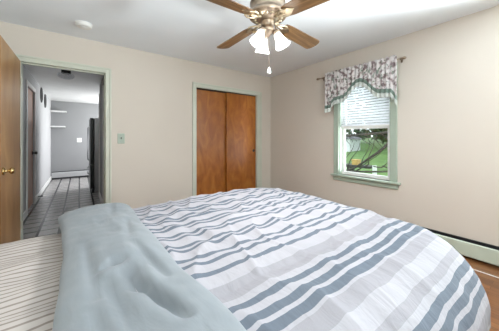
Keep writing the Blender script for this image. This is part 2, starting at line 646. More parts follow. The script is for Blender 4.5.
b = casing_u(D0, D1, DH, 0.065, 0.065, 0.068)
box(b, D0 - 0.02, D0, YB, YB + T, 0, DH + 0.02)        # jambs
box(b, D1, D1 + 0.02, YB, YB + T, 0, DH + 0.02)
box(b, D0, D1, YB, YB + T, DH, DH + 0.02)
box(b, D1 - 0.012, D1, YB + 0.04, YB + 0.075, 0, DH)   # stop
box(b, D0, D1, YB + 0.04, YB + 0.075, DH - 0.012, DH)
struct('trim_1', b, M['green'], 'sage green casing around the open bedroom doorway', 'door casing')
b = casing_u(K0, K1, KH, 0.066, 0.11, 0.075)
box(b, K0 - 0.0, K0 + 0.006, YB, YB + T, 0, KH)
box(b, K1 - 0.006, K1, YB, YB + T, 0, KH)
box(b, K0, K1, YB, YB + T, KH, KH + 0.02)
struct('trim_2', b, M['green'], 'sage green casing around the closet', 'closet casing')
# baseboards of the bedroom
b = NB()
box(b, D1 + 0.066, K0 - 0.067, YB - 0.014, YB, 0, 0.09, 0.003)
box(b, K1 + 0.112, XR, YB - 0.014, YB, 0, 0.09, 0.003)
struct('baseboard_back', b, M['green'], 'sage green baseboard along the back wall', 'baseboard')
struct('baseboard_left', box(NB(), XL, XL + 0.014, YN, 2.6, 0, 0.09, 0.003), M['green'], 'sage green baseboard behind the bed head', 'baseboard')


# ------------------------------------------------------------------ doors
def lathe_knob(axis_pt, direction, k=1.0):
    rot = Vector((0, 0, 1)).rotation_difference(Vector(direction)).to_matrix().to_4x4()
    m = Matrix.Translation(axis_pt) @ rot
    b = NB()
    lathe(b, [(0, 0), (0.032 * k, 0), (0.033 * k, 0.006 * k), (0.026 * k, 0.011 * k), (0.012 * k, 0.014 * k), (0.011 * k, 0.034 * k),
              (0.018 * k, 0.040 * k), (0.027 * k, 0.048 * k), (0.028 * k, 0.058 * k), (0.022 * k, 0.068 * k), (0.0, 0.072 * k)], 24, m)
    return b


# bedroom door, swung open 90 degrees along the left wall
d1 = struct('door_1', box(NB(), D0 - 0.036, D0 - 0.001, 2.718, YB - 0.024, 0.012, DH - 0.004, 0.002), M['door_wood'],
            'light brown flush wood door swung open at the left edge', 'door')
struct('door_knob', lathe_knob((D0 - 0.001, 2.79, 0.92), (1, 0, 0)), M['knob'], parent=d1, smooth=True)
for z in (0.25, 1.05, 1.82):
    b = NB()
    tube(b, [(D0 + 0.004, YB - 0.02, z - 0.045), (D0 + 0.004, YB - 0.02, z + 0.045)], 0.006)
    struct('hinge', b, M['green'], parent=d1)
b = NB()   # edge latch plate
box(b, D0 - 0.03, D0 - 0.007, 2.716, 2.7185, 0.89, 0.95)
struct('latch_plate', b, M['knob'], parent=d1)

# closet sliding doors: right one rides in front
d3 = struct('door_2', box(NB(), K0 + 0.008, 2.15, YB + 0.070, YB + 0.098, 0.012, KH - 0.018, 0.002), M['closet_wood'],
            'left amber wood sliding closet door, partly behind the other', 'closet door')
d4 = struct('door_3', box(NB(), 2.125, K1 - 0.008, YB + 0.028, YB + 0.056, 0.012, KH - 0.018, 0.002), M['closet_wood'],
            'right amber wood sliding closet door with a dark finger pull', 'closet door')
b = NB()
lathe(b, [(0, 0.0005), (0.022, 0.0005), (0.026, 0.003), (0.028, 0.0)], 20, Matrix.Translation((2.735, YB + 0.028, 0.955)) @ Matrix.Rotation(PI / 2, 4, 'X'))
struct('finger_pull', b, M['iron'], parent=d4)
b = NB()
box(b, K0 + 0.006, K1 - 0.006, YB + 0.022, YB + 0.104, KH - 0.012, KH)
struct('trim_3', b, M['iron'], 'dark sliding track over the closet doors', 'door track')

# ------------------------------------------------------------------ window 1
b = NB()
cw = 0.078
X0 = XR - 0.016
for y0, y1, z0, z1 in ((W0 - cw, W0, WZ0, WZ1 + cw), (W1, W1 + cw, WZ0, WZ1 + cw), (W0, W1, WZ1, WZ1 + cw)):
    box(b, X0, XR, y0, y1, z0, z1, 0.003)
for y0, y1 in ((W0 - cw, W0 - cw + 0.02), (W1 + cw - 0.02, W1 + cw)):
    box(b, X0 - 0.008, X0 + 0.002, y0, y1, WZ0, WZ1 + cw, 0.003)
box(b, XR - 0.055, XR + 0.05, W0 - cw - 0.035, W1 + cw + 0.035, WZ0 - 0.026, WZ0, 0.006)    # stool
box(b, XR - 0.02, XR, W0 - cw - 0.01, W1 + cw + 0.01, WZ0 - 0.09, WZ0 - 0.026, 0.004)       # apron
box(b, XR, XR + 0.14, W0, W0 + 0.012, WZ0, WZ1)
box(b, XR, XR + 0.14, W1 - 0.012, W1, WZ0, WZ1)
box(b, XR, XR + 0.14, W0, W1, WZ1 - 0.012, WZ1)
struct('trim_4', b, M['mint'], 'sage green casing, stool and apron around the window', 'window casing')

wi = bpy.data.objects.new('window_1', None)
C.objects.link(wi)
wi.location = (XR + 0.07, (W0 + W1) / 2, WZ0)
tag(wi, 'white double hung window in the right wall', 'window', kind='structure')


def sash(name, x, z0, z1):
    b = NB()
    y0, y1, s = W0 + 0.014, W1 - 0.014, 0.045
    box(b, x, x + 0.03, y0, y0 + s, z0, z1, 0.003)
    box(b, x, x + 0.03, y1 - s, y1, z0, z1, 0.003)
    box(b, x, x + 0.03, y0 + s, y1 - s, z0, z0 + 0.045, 0.003)
    box(b, x, x + 0.03, y0 + s, y1 - s, z1 - 0.04, z1, 0.003)
    o = obj(name, b, M['white'], wi)
    p = NB()
    box(p, x + 0.013, x + 0.017, y0 + s, y1 - s, z0 + 0.045, z1 - 0.04)
    obj('window_pane', p, M['pane'], o)
    return o


sash('window_sash', XR + 0.055, WZ0 + 0.002, 1.37)
sash('window_sash', XR + 0.088, 1.345, WZ1 - 0.014)

# blind inside the casing
bl = empty('window_blind', (XR + 0.026, (W0 + W1) / 2, 2.04), 'white slatted blind lowered over the upper half of the window', 'blind')
b = NB()
box(b, XR + 0.008, XR + 0.044, W0 + 0.016, W1 - 0.016, 2.005, 2.045, 0.003)
obj('head_rail', b, M['plastic'], bl)
b = NB()
z = 1.385
rail_h = 0.036
while z < 2.0:
    poly = []
    for t in (-1, -.5, 0, .5, 1):
        poly.append((XR + 0.026 + 0.010 * t, z + 0.0150 * t + 0.002 * (1 - t * t)))
    poly2 = [(p[0], p[1] - 0.0012) for p in poly[::-1]]
    prism(b, [(p[0], p[1]) for p in poly + poly2], 'y', W0 + 0.018, W1 - 0.018)
    z += rail_h
obj('slats', b, M['slat'], bl)
b = NB()
box(b, XR + 0.012, XR + 0.04, W0 + 0.016, W1 - 0.016, 1.355, 1.374, 0.003)
obj('bottom_rail', b, M['plastic'], bl)
b = NB()
for y in (W0 + 0.12, (W0 + W1) / 2, W1 - 0.12):
    tube(b, [(XR + 0.013, y, 1.36), (XR + 0.013, y, 2.02)], 0.0012, 5)
obj('ladder_cord', b, M['plastic'], bl)

# curtain rod
RX, RZ = XR - 0.075, 2.145
rod = empty('curtain_rod', (RX, 1.62, RZ), 'thin brown curtain rod with knob ends above the window', 'curtain rod')
b = NB()
tube(b, [(RX, 1.13, RZ), (RX, 2.28, RZ)], 0.008, 12)
obj('rod', b, M['brass'], rod, True)
for y, s in ((1.13, -1), (2.28, 1)):
    m = Matrix.Translation((RX, y, RZ)) @ Matrix.Rotation(-s * PI / 2, 4, 'X')
    b = lathe(NB(), [(0, -.002), (0.012, 0), (0.014, 0.006), (0.008, 0.012), (0.014, 0.022), (0.019, 0.034), (0.016, 0.048), (0.008, 0.058), (0, 0.062)], 16, m)
    obj('finial', b, M['brass'], rod, True)
for y in (1.145, 2.25):
    b = NB()
    box(b, XR - 0.004, XR, y - 0.01, y + 0.01, RZ - 0.03, RZ + 0.03, 0.001)
    tube(b, [(XR - 0.002, y, RZ), (RX, y, RZ)], 0.005, 8)
    obj('bracket', b, M['brass'], rod)


# valance: gathered cloth hanging from the rod
YC = 1.625


def v_bottom(y):
    d = abs(y - YC)
    if d < 0.25:
        return 1.80 + 0.19 * (0.5 + 0.5 * math.cos(PI * d / 0.25)) ** 0.8
    if d < 0.40:
        return 1.80 - 0.02 * (d - 0.25) / 0.15
    return 1.78 - 0.10 * min(1, (d - 0.40) / 0.06)


def v_depth(y, k):
    # pleats, deeper towards the hem
    return 0.010 * math.sin((y - YC) * 2 * PI / 0.055 + 1.5 * noise.noise(Vector((y * 6, 1.7, 0)))) * (0.55 + 0.6 * k) \
        + 0.008 * noise.noise(Vector((y * 9, k * 2, 5)))


def strip_mesh(y0, y1, zt, zb, nz, xoff, thick, amp=1.0):
    b = NB()
    ny = 150
    fr, bk = [], []
    for i in range(ny + 1):
        y = y0 + (y1 - y0) * i / ny
        cf, cb = [], []
        for j in range(nz + 1):
            k = j / nz
            z = zt(y) + (zb(y) - zt(y)) * k
            kk = (2.2 - z) / 0.6
            x = RX - 0.012 + xoff + amp * v_depth(y, kk)
            # pinched at the rod pocket
            x += 0.004 * math.exp(-((z - RZ) / 0.02) ** 2) if z < RZ + 0.05 else 0
            cf.append(b.verts.new((x - thick, y, z)))
            cb.append(b.verts.new((x, y, z)))
        fr.append(cf)
        bk.append(cb)
    for i in range(ny):
        for j in range(nz):
            b.faces.new((fr[i][j], fr[i + 1][j], fr[i + 1][j + 1], fr[i][j + 1]))
            b.faces.new((bk[i][j], bk[i][j + 1], bk[i + 1][j + 1], bk[i + 1][j]))
        b.faces.new((fr[i][0], bk[i][0], bk[i + 1][0], fr[i + 1][0]))
        b.faces.new((fr[i][nz], fr[i + 1][nz], bk[i + 1][nz], bk[i][nz]))
    for j in range(nz):
        b.faces.new((fr[0][j], fr[0][j + 1], bk[0][j + 1], bk[0][j]))
        b.faces.new((fr[ny][j], bk[ny][j], bk[ny][j + 1], fr[ny][j + 1]))
    return b


va = empty('valance', (RX - 0.012, YC, RZ), 'floral scalloped valance with dark green band gathered on the rod', 'valance')
VY0, VY1 = 1.165, 2.160
obj('valance_cloth', strip_mesh(VY0, VY1, lambda y: 2.200 + 0.006 * math.sin(y * 90), v_bottom, 24, -0.006, 0.002), M['floral'], va, True)
obj('valance_band', strip_mesh(VY0 - .002, VY1 + .002, lambda y: v_bottom(y) + 0.022, lambda y: v_bottom(y) - 0.028, 3, -0.0095, 0.0022), M['band'], va, True)
obj('valance_ruffle', strip_mesh(VY0 - .002, VY1 + .002, lambda y: v_bottom(y) - 0.026, lambda y: v_bottom(y) - 0.085 - 0.006 * math.sin(y * 120), 4, -0.008, 0.002, 1.3), M['ruffle'], va, True)

# ------------------------------------------------------------------ baseboard heater on the right wall
he = empty('baseboard_heater', (XR - 0.04, 0.9, 0), 'long pale green baseboard heater along the right wall', 'heater')
prof = [(XR, 0.186), (XR - 0.008, 0.187), (XR - 0.008, 0.183), (XR - 0.003, 0.180), (XR - 0.003, 0.03), (XR, 0.03)]
obj('back_panel', prism(NB(), prof, 'y', -0.6, YB - 0.03), M['dark'], he)
prof = [(XR - 0.046, 0.165), (XR - 0.053, 0.163), (XR - 0.058, 0.155), (XR - 0.058, 0.030), (XR - 0.052, 0.022), (XR - 0.054, 0.030), (XR - 0.055, 0.153), (XR - 0.051, 0.159), (XR - 0.046, 0.161)]
obj('front_cover', prism(NB(), prof, 'y', -0.6, YB - 0.03), M['heater'], he)
b = NB()
tube(b, [(XR - 0.03, -0.58, 0.10), (XR - 0.03, YB - 0.04, 0.10)], 0.011, 10)
y = -0.55
while y < YB - 0.06:
    box(b, XR - 0.05, XR - 0.01, y, y + 0.0015, 0.065, 0.135)
    y += 0.02
obj('finned_pipe', b, M['dark'], he)
for y0 in (-0.6, YB - 0.05):
    b = NB()
    box(b, XR - 0.061, XR, y0 - 0.01, y0 + 0.03, 0.015, 0.186, 0.004)
    obj('end_cap', b, M['heater'], he)
for y0 in (0.15, 1.3, 2.5):
    b = NB()
    box(b, XR - 0.05, XR - 0.004, y0, y0 + 0.01, 0.0, 0.05)
    obj('bracket', b, M['dark'], he)

# white cord on the floor
cord_pts = []
for i in range(40):
    t = i / 39
    cord_pts.append((2.88 + 0.006 * math.sin(t * 5), 1.45 - 2.0 * t, 0.0045))
tag(obj('power_cord', tube(NB(), cord_pts, 0.0045, 8), M['cord'], None, True), 'thin white cord lying on the wood floor beside the heater', 'cord')

# ------------------------------------------------------------------ wall and ceiling fittings
sw = empty('light_switch', (0.455, YB, 1.19), 'pale green switch plate on the bedroom wall beside the doorway', 'light switch')
obj('switch_plate', box(NB(), 0.455 - 0.042, 0.455 + 0.042, YB - 0.007, YB, 1.125, 1.262, 0.003), M['mint'], sw)
b = NB()
prism(b, [(YB - 0.006, 1.182), (YB - 0.006, 1.206), (YB - 0.017, 1.212), (YB - 0.017, 1.204)], 'x', 0.450, 0.460)
obj('toggle', b, M['iron'], sw)
for z in (1.150, 1.238):
    b = NB()
    lathe(b, [(0, 0.0015), (0.004, 0.0012), (0.0045, 0)], 10, Matrix.Translation((0.455, YB - 0.007, z)) @ Matrix.Rotation(PI / 2, 4, 'X'))
    obj('screw', b, M['steel'], sw)

sd = empty('smoke_detector', (0.04, 3.08, H), 'round white smoke detector on the bedroom ceiling', 'smoke detector')
m = Matrix.Translation((0.04, 3.08, H))
obj('base_plate', lathe(NB(), [(0, 0), (0.078, 0), (0.078, -0.008), (0.070, -0.010), (0, -0.010)], 36, m), M['plastic'], sd, False)
obj('cover', lathe(NB(), [(0, -0.010), (0.071, -0.010), (0.072, -0.028), (0.064, -0.038), (0.030, -0.040), (0.029, -0.043), (0, -0.044)], 36, m), M['plastic'], sd, False)

# ------------------------------------------------------------------ ceiling fan
FX, FY = 1.095, 1.26
BZ = 2.055
fan = empty('ceiling_fan', (FX, FY, H), 'brass ceiling fan with four oak blades and lit glass shades', 'ceiling fan')
mf = Matrix.Translation((FX, FY, 0))
obj('canopy', lathe(NB(), [(0, H), (0.075, H), (0.078, H - 0.02), (0.06, H - 0.05), (0.03, H - 0.065), (0.016, H - 0.07), (0.016, 2.215), (0, 2.215)], 32, mf), M['brass'], fan, True)
motor = obj('motor_housing', lathe(NB(), [(0, 2.225), (0.05, 2.222), (0.095, 2.208), (0.118, 2.188), (0.124, 2.175), (0.128, 2.172), (0.128, 2.160), (0.123, 2.156),
                                          (0.125, 2.12), (0.123, 2.098), (0.132, 2.100), (0.136, 2.088), (0.134, 2.074), (0.126, 2.068), (0.118, 2.070), (0.112, 2.064), (0.075, 2.058), (0.06, 2.04), (0, 2.038)], 48, mf), M['brass'], fan, True)
b = NB()
for k in range(16):     # cast ornament round the lower edge
    a = 2 * PI * k / 16
    mm = mf @ Matrix.Rotation(a, 4, 'Z') @ Matrix.Translation((0.094, 0, 2.060)) @ Matrix.Diagonal((1, 0.7, 0.5, 1))
    bmesh.ops.create_uvsphere(b, u_segments=10, v_segments=6, radius=0.016, matrix=mm)
obj('ornament', b, M['brass_light'], motor, True)
obj('switch_housing', lathe(NB(), [(0, 2.042), (0.050, 2.042), (0.052, 2.03), (0.046, 2.024), (0.048, 1.99), (0.054, 1.984), (0.054, 1.972), (0.044, 1.962), (0.032, 1.952), (0.018, 1.944), (0.014, 1.934), (0.006, 1.928), (0, 1.926)], 32, mf), M['brass'], fan, True)

yaw = math.radians(36.5)
for phi in (-41, 49, 139, -131):
    a = PI / 2 - yaw - math.radians(phi)      # world angle of the blade axis
    droop = math.radians(3.0)
    pitch = math.radians(-12)
    base = mf @ Matrix.Translation((0, 0, BZ)) @ Matrix.Rotation(a, 4, 'Z') @ Matrix.Rotation(droop, 4, 'Y')
    # blade arm (iron): neck, scrolls and plate
    b = NB()
    tube(b, [base @ Vector(p) for p in ((0.070, 0, 0.006), (0.10, 0, -0.004), (0.13, 0, -0.010), (0.16, 0, -0.008))], [0.012, 0.011, 0.009, 0.008], 8)
    for s in (-1, 1):
        tube(b, [base @ Vector(p) for p in ((0.085, 0, -0.004), (0.11, 0.022 * s, -0.008), (0.135, 0.040 * s, -0.008), (0.16, 0.045 * s, -0.008), (0.190, 0.030 * s, -0.009), (0.175, 0.014 * s, -0.009))],
             [0.006, 0.006, 0.006, 0.006, 0.006, 0.004], 6)
    pr = base @ Matrix.Rotation(pitch, 4, 'X')
    plate = [(0.145, -0.012), (0.160, -0.036), (0.195, -0.032), (0.222, -0.012), (0.240, 0), (0.222, 0.012), (0.195, 0.032), (0.160, 0.036), (0.145, 0.012)]
    vb = [b.verts.new(pr @ Vector((x, y, -0.0085))) for x, y in plate]
    vt = [b.verts.new(pr @ Vector((x, y, -0.0035))) for x, y in plate]
    b.faces.new(vb[::-1])
    b.faces.new(vt)
    for i in range(len(plate)):
        j = (i + 1) % len(plate)
        b.faces.new((vb[i], vb[j], vt[j], vt[i]))
    obj('blade_arm', b, M['brass_light'], fan, False)
    # blade, built in its own frame so the grain follows it
    b = NB()
    out = [(0.165, -0.048), (0.21, -0.056), (0.545, -0.068)]
    for k in range(9):
        t = -PI / 2 + PI * k / 8
        out.append((0.565 + 0.035 * math.cos(t), 0.068 * math.sin(t)))
    out += [(0.545, 0.068), (0.21, 0.056), (0.165, 0.048), (0.158, 0.03), (0.158, -0.03)]
    prism(b, out, 'z', -0.003, 0.003)
    me = obj('fan_blade', b, M['blade'], fan)
    me.matrix_parent_inverse = Matrix.Identity(4)
    me.matrix_local = Matrix.Translation(fan.location).inverted() @ pr

# lamp arms, shades and bulbs
for i, phi in enumerate((-142, 98, -22)):
    a = PI / 2 - math.radians(41) - math.radians(phi)
    R = mf @ Matrix.Rotation(a, 4, 'Z')
    arm = tube(NB(), [R @ Vector(p) for p in ((0.02, 0, 1.965), (0.036, 0, 1.975), (0.050, 0, 1.974), (0.058, 0, 1.962))], 0.007, 8)
    obj('lamp_arm', arm, M['brass'], fan, True)
    tilt = R @ Matrix.Translation((0.060, 0, 1.966)) @ Matrix.Rotation(math.radians(-25), 4, 'Y')
    b = lathe(NB(), [(0, 0.004), (0.022, 0.004), (0.026, -0.006), (0.024, -0.022), (0, -0.022)], 20, tilt)
    obj('lamp_socket', b, M['brass'], fan, True)
    prof = [(0.020, -0.010), (0.024, -0.020), (0.029, -0.040), (0.032, -0.062), (0.036, -0.082), (0.043, -0.100), (0.053, -0.116), (0.057, -0.121)]
    inner = [(r - 0.003, z) for r, z in prof[::-1]]
    b = lathe(NB(), prof + inner, 40, tilt, 8, 0.05)
    sh = obj('lamp_shade', b, M['shade'], fan, True)
    b = lathe(NB(), [(0, -0.02), (0.012, -0.022), (0.013, -0.035), (0.020, -0.050), (0.022, -0.064), (0.018, -0.078), (0.010, -0.087), (0, -0.089)], 16, tilt)
    obj('light_bulb', b, M['bulb'], fan, True)
    L = bpy.data.lights.new('fan_bulb_light', 'POINT')
    L.energy = 19
    L.color = (1.0, 0.98, 0.96)
    L.shadow_soft_size = 0.02
    lo = bpy.data.objects.new('fan_bulb_light', L)
    C.objects.link(lo)
    lo.location = tilt @ Vector((0, 0, -0.095))
b = NB()
cx, cy = FX - 0.012, FY - 0.03
tube(b, [(cx, cy, 1.935), (cx, cy, 1.70)], 0.0012, 6)
pc = obj('pull_chain', b, M['brass'], fan)
b = lathe(NB(), [(0, 1.702), (0.004, 1.700), (0.006, 1.69), (0.013, 1.672), (0.014, 1.662), (0.008, 1.655), (0, 1.654)], 16, Matrix.Translation((cx, cy, 0)))
obj('pull_knob', b, M['plastic'], pc, True)

# ------------------------------------------------------------------ bed
BX0, BX1, BY0, BY1 = XL + 0.02, 1.52, 0.42, 1.86
bed = empty('bed', ((BX0 + BX1) / 2, (BY0 + BY1) / 2, 0), 'queen bed with charcoal base standing against the left wall', 'bed')
obj('mattress', box(NB(), BX0, BX1, BY0, BY1, 0.36, 0.605, 0.04), M['mattress'], bed, True)
obj('bed_base', box(NB(), BX0, BX1 - 0.01, BY0 + 0.01, BY1 - 0.01, 0.12, 0.36, 0.01), M['base'], bed)
for x in (BX0 + 0.08, BX1 - 0.1):
    for y in (BY0 + 0.1, BY1 - 0.1):
        b = NB()
        tube(b, [(x, y, 0), (x, y, 0.125)], [0.025, 0.03], 12)
        obj('leg', b, M['base'], bed)


def fbm(x, y, z, o=3):
    s, a = 0, 1.0
    for i in range(o):
        s += a * noise.noise(Vector((x, y, z)))
        x, y, z, a = x * 2.1 + 3.1, y * 2.1 + 1.7, z + 5, a * 0.5
    return s


def sstep(a, b, x):
    t = max(0, min(1, (x - a) / (b - a)))
    return t * t * (3 - 2 * t)


def cloth(nx, ny, u0, u1, v0, v1, xf, yn, yf, r_far, ztop, height, fold=1.0, r_near=None, rc=0.05, corner=0.3):
    """grid of cloth laid on a rounded block: returns a bmesh with the flat cloth coordinates as attributes"""
    b = NB()
    lu = b.verts.layers.float.new('cloth_u')
    lv = b.verts.layers.float.new('cloth_v')
    g = []
    for i in range(nx + 1):
        row = []
        for j in range(ny + 1):
            u = u0 + (u1 - u0) * i / nx
            v = v0 + (v1 - v0) * j / ny
            da = max(0, u - xf)
            db = (v - yf) if v > yf else (v - yn if v < yn else 0)
            d = math.hypot(da, db)
            x = min(u, xf)
            y = max(yn, min(yf, v))
            z = ztop
            if d > 1e-9:
                ex, ey = da / d, db / d
            r = r_far
            # the foot corners are rounded in plan
            px, py = u - (xf - rc), ((yn + rc) - v if v < yn + rc else v - (yf - rc))
            cornered = px > 0 and py > 0
            if cornered:
                pl = math.hypot(px, py)
                sg = -1 if v < yn + rc else 1
                d = max(0, pl - rc)
                ex, ey = px / pl, sg * py / pl
                if d > 0:
                    x = xf - rc + ex * rc
                    y = (yn + rc if sg < 0 else yf - rc) + ey * rc
                else:
                    x, y = u, v
            if d > 1e-9:
                r = r_far if (r_near is None or ey >= 0) else r_far + (r_near - r_far) * ey * ey
                # a square corner hangs no lower than the sides do by much
                lim = max(u1 - xf, 0.001)
                if cornered:
                    dl = d / (max(ex, abs(ey)) ** -corner)
                else:
                    dl = d
                if dl < r * PI / 2:
                    o, dn = r * math.sin(dl / r), r * (1 - math.cos(dl / r))
                else:
                    q = dl - r * PI / 2
                    o, dn = r + (0.05 if ey >= 0 else 0.0) * q, r + q
                    par = (v if da > abs(db) else u) if not cornered else math.atan2(ey, ex) * 0.34
                    am = fold * sstep(0, 0.25, q) * (0.6 if ey < -0.2 else 1.0)
                    o += am * (0.020 * math.sin(par * 2 * PI / 0.17 + 1.1) + 0.016 * noise.noise(Vector((par * 9, 2.2, u))))
                x += ex * o
                y += ey * o
                z -= dn
                z += height(x if not cornered else xf - rc + ex * rc, max(yn, min(yf, v))) * max(0, 1 - d / (r * 1.6))
                n = fbm(u * 6, v * 6, 3.3) * 0.008
                x += ex * n
                y += ey * n
            else:
                z += height(u, v)
            w = b.verts.new((x, y, z))
            w[lu] = u
            w[lv] = v
            row.append(w)
        g.append(row)
    for i in range(nx):
        for j in range(ny):
            b.faces.new((g[i][j], g[i + 1][j], g[i + 1][j + 1], g[i][j + 1]))
    return b


def solid(o, t, off=1.0):
    md = o.modifiers.new('thickness', 'SOLIDIFY')
    md.thickness = t
    md.offset = off
    return o


# pinstriped sheet over the mattress
def sheet_h(u, v):
    return 0.007 * fbm(u * 4, v * 9, 0.5) + 0.007 * math.sin(v * 26 + 3 * noise.noise(Vector((u * 3, v * 3, 2)))) * sstep(-0.5, -0.1, u)


b = cloth(70, 130, BX0 + 0.005, 1.50, BY0 - 0.28, BY1 + 0.28, 3.0, BY0 + 0.04, BY1 - 0.04, 0.06, 0.612, sheet_h, 0.15)
sh = obj('bed_sheet', b, M['sheet'], None, True)
solid(sh, 0.004)
tag(sh, 'cream sheet with thin brown pinstripes on the left end of the bed', 'sheet')

DXF, DYN, DYF, DR = 1.555, 0.43, 1.85, 0.125


def duvet_h(u, v):
    h = 0.022 * math.sin(PI * max(0, min(1, (v - 0.3) / 1.6))) ** 0.7
    h += 0.018 * sstep(0.2, 0.9, u) * (1 - sstep(1.1, 1.55, u)) * sstep(1.0, 1.8, v)
    far = sstep(0.70, 1.0, v)
    # rows of soft ridges across the stripes where the filling has bunched
    ph = u * 2 * PI / 0.165 + v * 2.6 + 3.6 * noise.noise(Vector((u * 2.6, v * 3.4, 1.0)))
    h += (0.0046 * far + 0.001) * (1 - 0.85 * sstep(1.55, 1.85, v)) * math.sin(ph)
    h += 0.009 * fbm(u * 3.2, v * 3.2, 0.2) * (0.4 + 0.6 * far)
    # sharper creases
    c = 1 - abs(noise.noise(Vector((u * 4.2 + v * 1.0, v * 3.0 - u * 2.0, 9.0)))) * 2.6
    h += 0.012 * max(0, c) ** 3
    c = 1 - abs(noise.noise(Vector((u * 9.0 + v * 3.0, v * 5.0 - u * 3.0, 19.0)))) * 3.0
    h += 0.0026 * max(0, c) ** 2
    c = 1 - abs(noise.noise(Vector((u * 5.0 - v * 6.0, v * 3.0 + u * 2.5, 29.0)))) * 3.2
    h -= 0.0032 * max(0, c) ** 2
    # small gathers along the near side
    h += 0.005 * (1 - sstep(0.30, 0.50, v)) * sstep(0.9, 1.3, u) * math.sin(u * 2 * PI / 0.085 + 2 * noise.noise(Vector((u * 4, v * 3, 4))))
    # quilting dip on the near band
    h -= 0.010 * math.exp(-((v - 0.66) / 0.03) ** 2)
    h += 0.014 * sstep(1.1, 1.5, u)
    h += 0.008 * sstep(1.35, 1.60, u) * (1 - sstep(0.25, 0.85, v))
    return h


b = cloth(210, 230, -0.02, DXF + 0.50, DYN - 0.44, DYF + 0.46, DXF, DYN, DYF, DR, 0.676, duvet_h, 1.0, 0.25, 0.15)
dv = obj('duvet', b, M['duvet'], None, True)
solid(dv, 0.022, -1)
tag(dv, 'white duvet with slate grey stripes spread over the bed', 'duvet')

# folded-back head end of the duvet, showing its grey reverse
b = NB()
ns, nl = 110, 240
CREASES = [(0.116, 1.00, 0.159, 0.786, 0.014, 0.034), (0.150, 0.83, 0.225, 0.58, 0.017, 0.030), (0.12, 0.99, 0.06, 0.95, 0.013, 0.018), (0.104, 1.60, 0.108, 1.44, 0.013, 0.030), (0.10, 1.50, 0.14, 1.28, 0.018, 0.012),
           (0.19, 1.12, 0.24, 0.80, 0.016, 0.012), (0.02, 1.25, 0.04, 0.80, 0.018, 0.012), (0.18, 1.85, 0.15, 1.55, 0.018, 0.010), (0.22, 1.5, 0.19, 1.2, 0.016, 0.009), (0.07, 0.88, 0.11, 0.58, 0.016, 0.014), (0.03, 0.75, 0.06, 0.52, 0.016, 0.010)]
rings = []
for j in range(nl + 1):
    s = (DYN - 0.40) + (DYF + 0.42 - DYN + 0.40) * j / nl
    # path over the bed: flat on top, bent down at both sides
    r = 0.13
    if s > DYF - 0.02:
        q = s - (DYF - 0.02)
        if q < r * PI / 2:
            py, pz, an = DYF - 0.02 + r * math.sin(q / r), -r * (1 - math.cos(q / r)), q / r
        else:
            py, pz, an = DYF - 0.02 + r + 0.02 * (q - r * PI / 2), -r - (q - r * PI / 2), PI / 2
    elif s < DYN:
        q = DYN - s
        rn = 0.25
        py, pz, an = DYN - rn * math.sin(q / rn), -rn * (1 - math.cos(q / rn)), -q / rn
    else:
        py, pz, an = s, 0.0, 0.0
    xl = -0.055 + 0.012 * noise.noise(Vector((s * 4, 0, 7))) - 0.05 * sstep(1.2, 1.95, s)
    xr = 0.300 + 0.045 * (1 - sstep(0.5, 1.2, s)) + 0.014 * noise.noise(Vector((s * 3, 4, 7)))
    ring = []
    for k in range(ns):
        t = 2 * PI * k / ns
        cx_, sx_ = math.cos(t), math.sin(t)
        e = 0.62
        px = (abs(cx_) ** e) * (1 if cx_ > 0 else -1)
        pzz = (abs(sx_) ** e) * (1 if sx_ > 0 else -1)
        x = (xl + xr) / 2 + (xr - xl) / 2 * px
        top = pzz > 0
        th = 0.048 if top else 0.022
        hh = pzz * th
        if top:
            w = (x - xl) / (xr - xl)
            hh += pzz * (0.010 * fbm(x * 5, s * 4, 2.0) + 0.010 * math.sin(PI * w) * (1 + 0.5 * math.sin(s * 7)))
            # stitched tucks and long diagonal creases
            for (ax, ay, bx_, by_, wd, dp) in CREASES:
                ex_, ey_ = bx_ - ax, by_ - ay
                tt = max(0, min(1, ((x - ax) * ex_ + (s - ay) * ey_) / (ex_ * ex_ + ey_ * ey_)))
                dd = math.hypot(x - ax - tt * ex_, s - ay - tt * ey_)
                hh -= pzz * 1.45 * dp * math.sin(PI * (0.15 + 0.7 * tt)) * math.exp(-(dd / wd) ** 2)
            hh = max(hh, 0.014 * pzz)
        base = 0.690
        ring.append(b.verts.new((x, py + math.sin(an) * hh, base + pz + math.cos(an) * hh)))
    rings.append(ring)
for j in range(nl):
    for k in range(ns):
        b.faces.new((rings[j][k], rings[j][(k + 1) % ns], rings[j + 1][(k + 1) % ns], rings[j + 1][k]))
b.faces.new(rings[0][::-1])
b.faces.new(rings[-1])
fo = obj('folded_end', b, M['fold'], dv, True)
fo['label'] = 'grey blue folded-back end'

# ------------------------------------------------------------------ hall and kitchen beyond the doorway
KY0 = YB + T
struct('floor_kitchen', box(NB(), KX0 - 0.1, KX1 + 0.1, YB + 0.06, KY1 + 0.1, -0.06, 0), M['tiles'], 'grey square tile floor with dark grout beyond the doorway', 'floor')
struct('ceiling_kitchen', box(NB(), KX0 - 0.1, KX1 + 0.1, KY0, KY1 + 0.1, KH2, KH2 + 0.06), M['white'], 'white kitchen ceiling beyond the doorway', 'ceiling')
HD0, HD1 = 4.95, 5.72
b = NB()
for y0, y1, z0, z1 in ((KY0, HD0, 0, KH2), (HD0, HD1, 2.03, KH2), (HD1, KY1, 0, KH2)):
    box(b, KX0 - 0.1, KX0, y0, y1, z0, z1)
struct('wall_kitchen_left', b, M['gray_light'], 'pale grey left wall of the hall', 'wall')
struct('wall_kitchen_back', box(NB(), KX0 - 0.1, KX1 + 0.1, KY1, KY1 + 0.1, 0, KH2), M['gray'], 'blue grey far kitchen wall with the shelves', 'wall')
b = NB()
for y0, y1, z0, z1 in ((KY0 + 0.66, 7.05, 0, KH2), (7.05, 8.35, 0, 0.85), (7.05, 8.35, 2.05, KH2), (8.35, KY1, 0, KH2)):
    box(b, KX1, KX1 + 0.1, y0, y1, z0, z1)
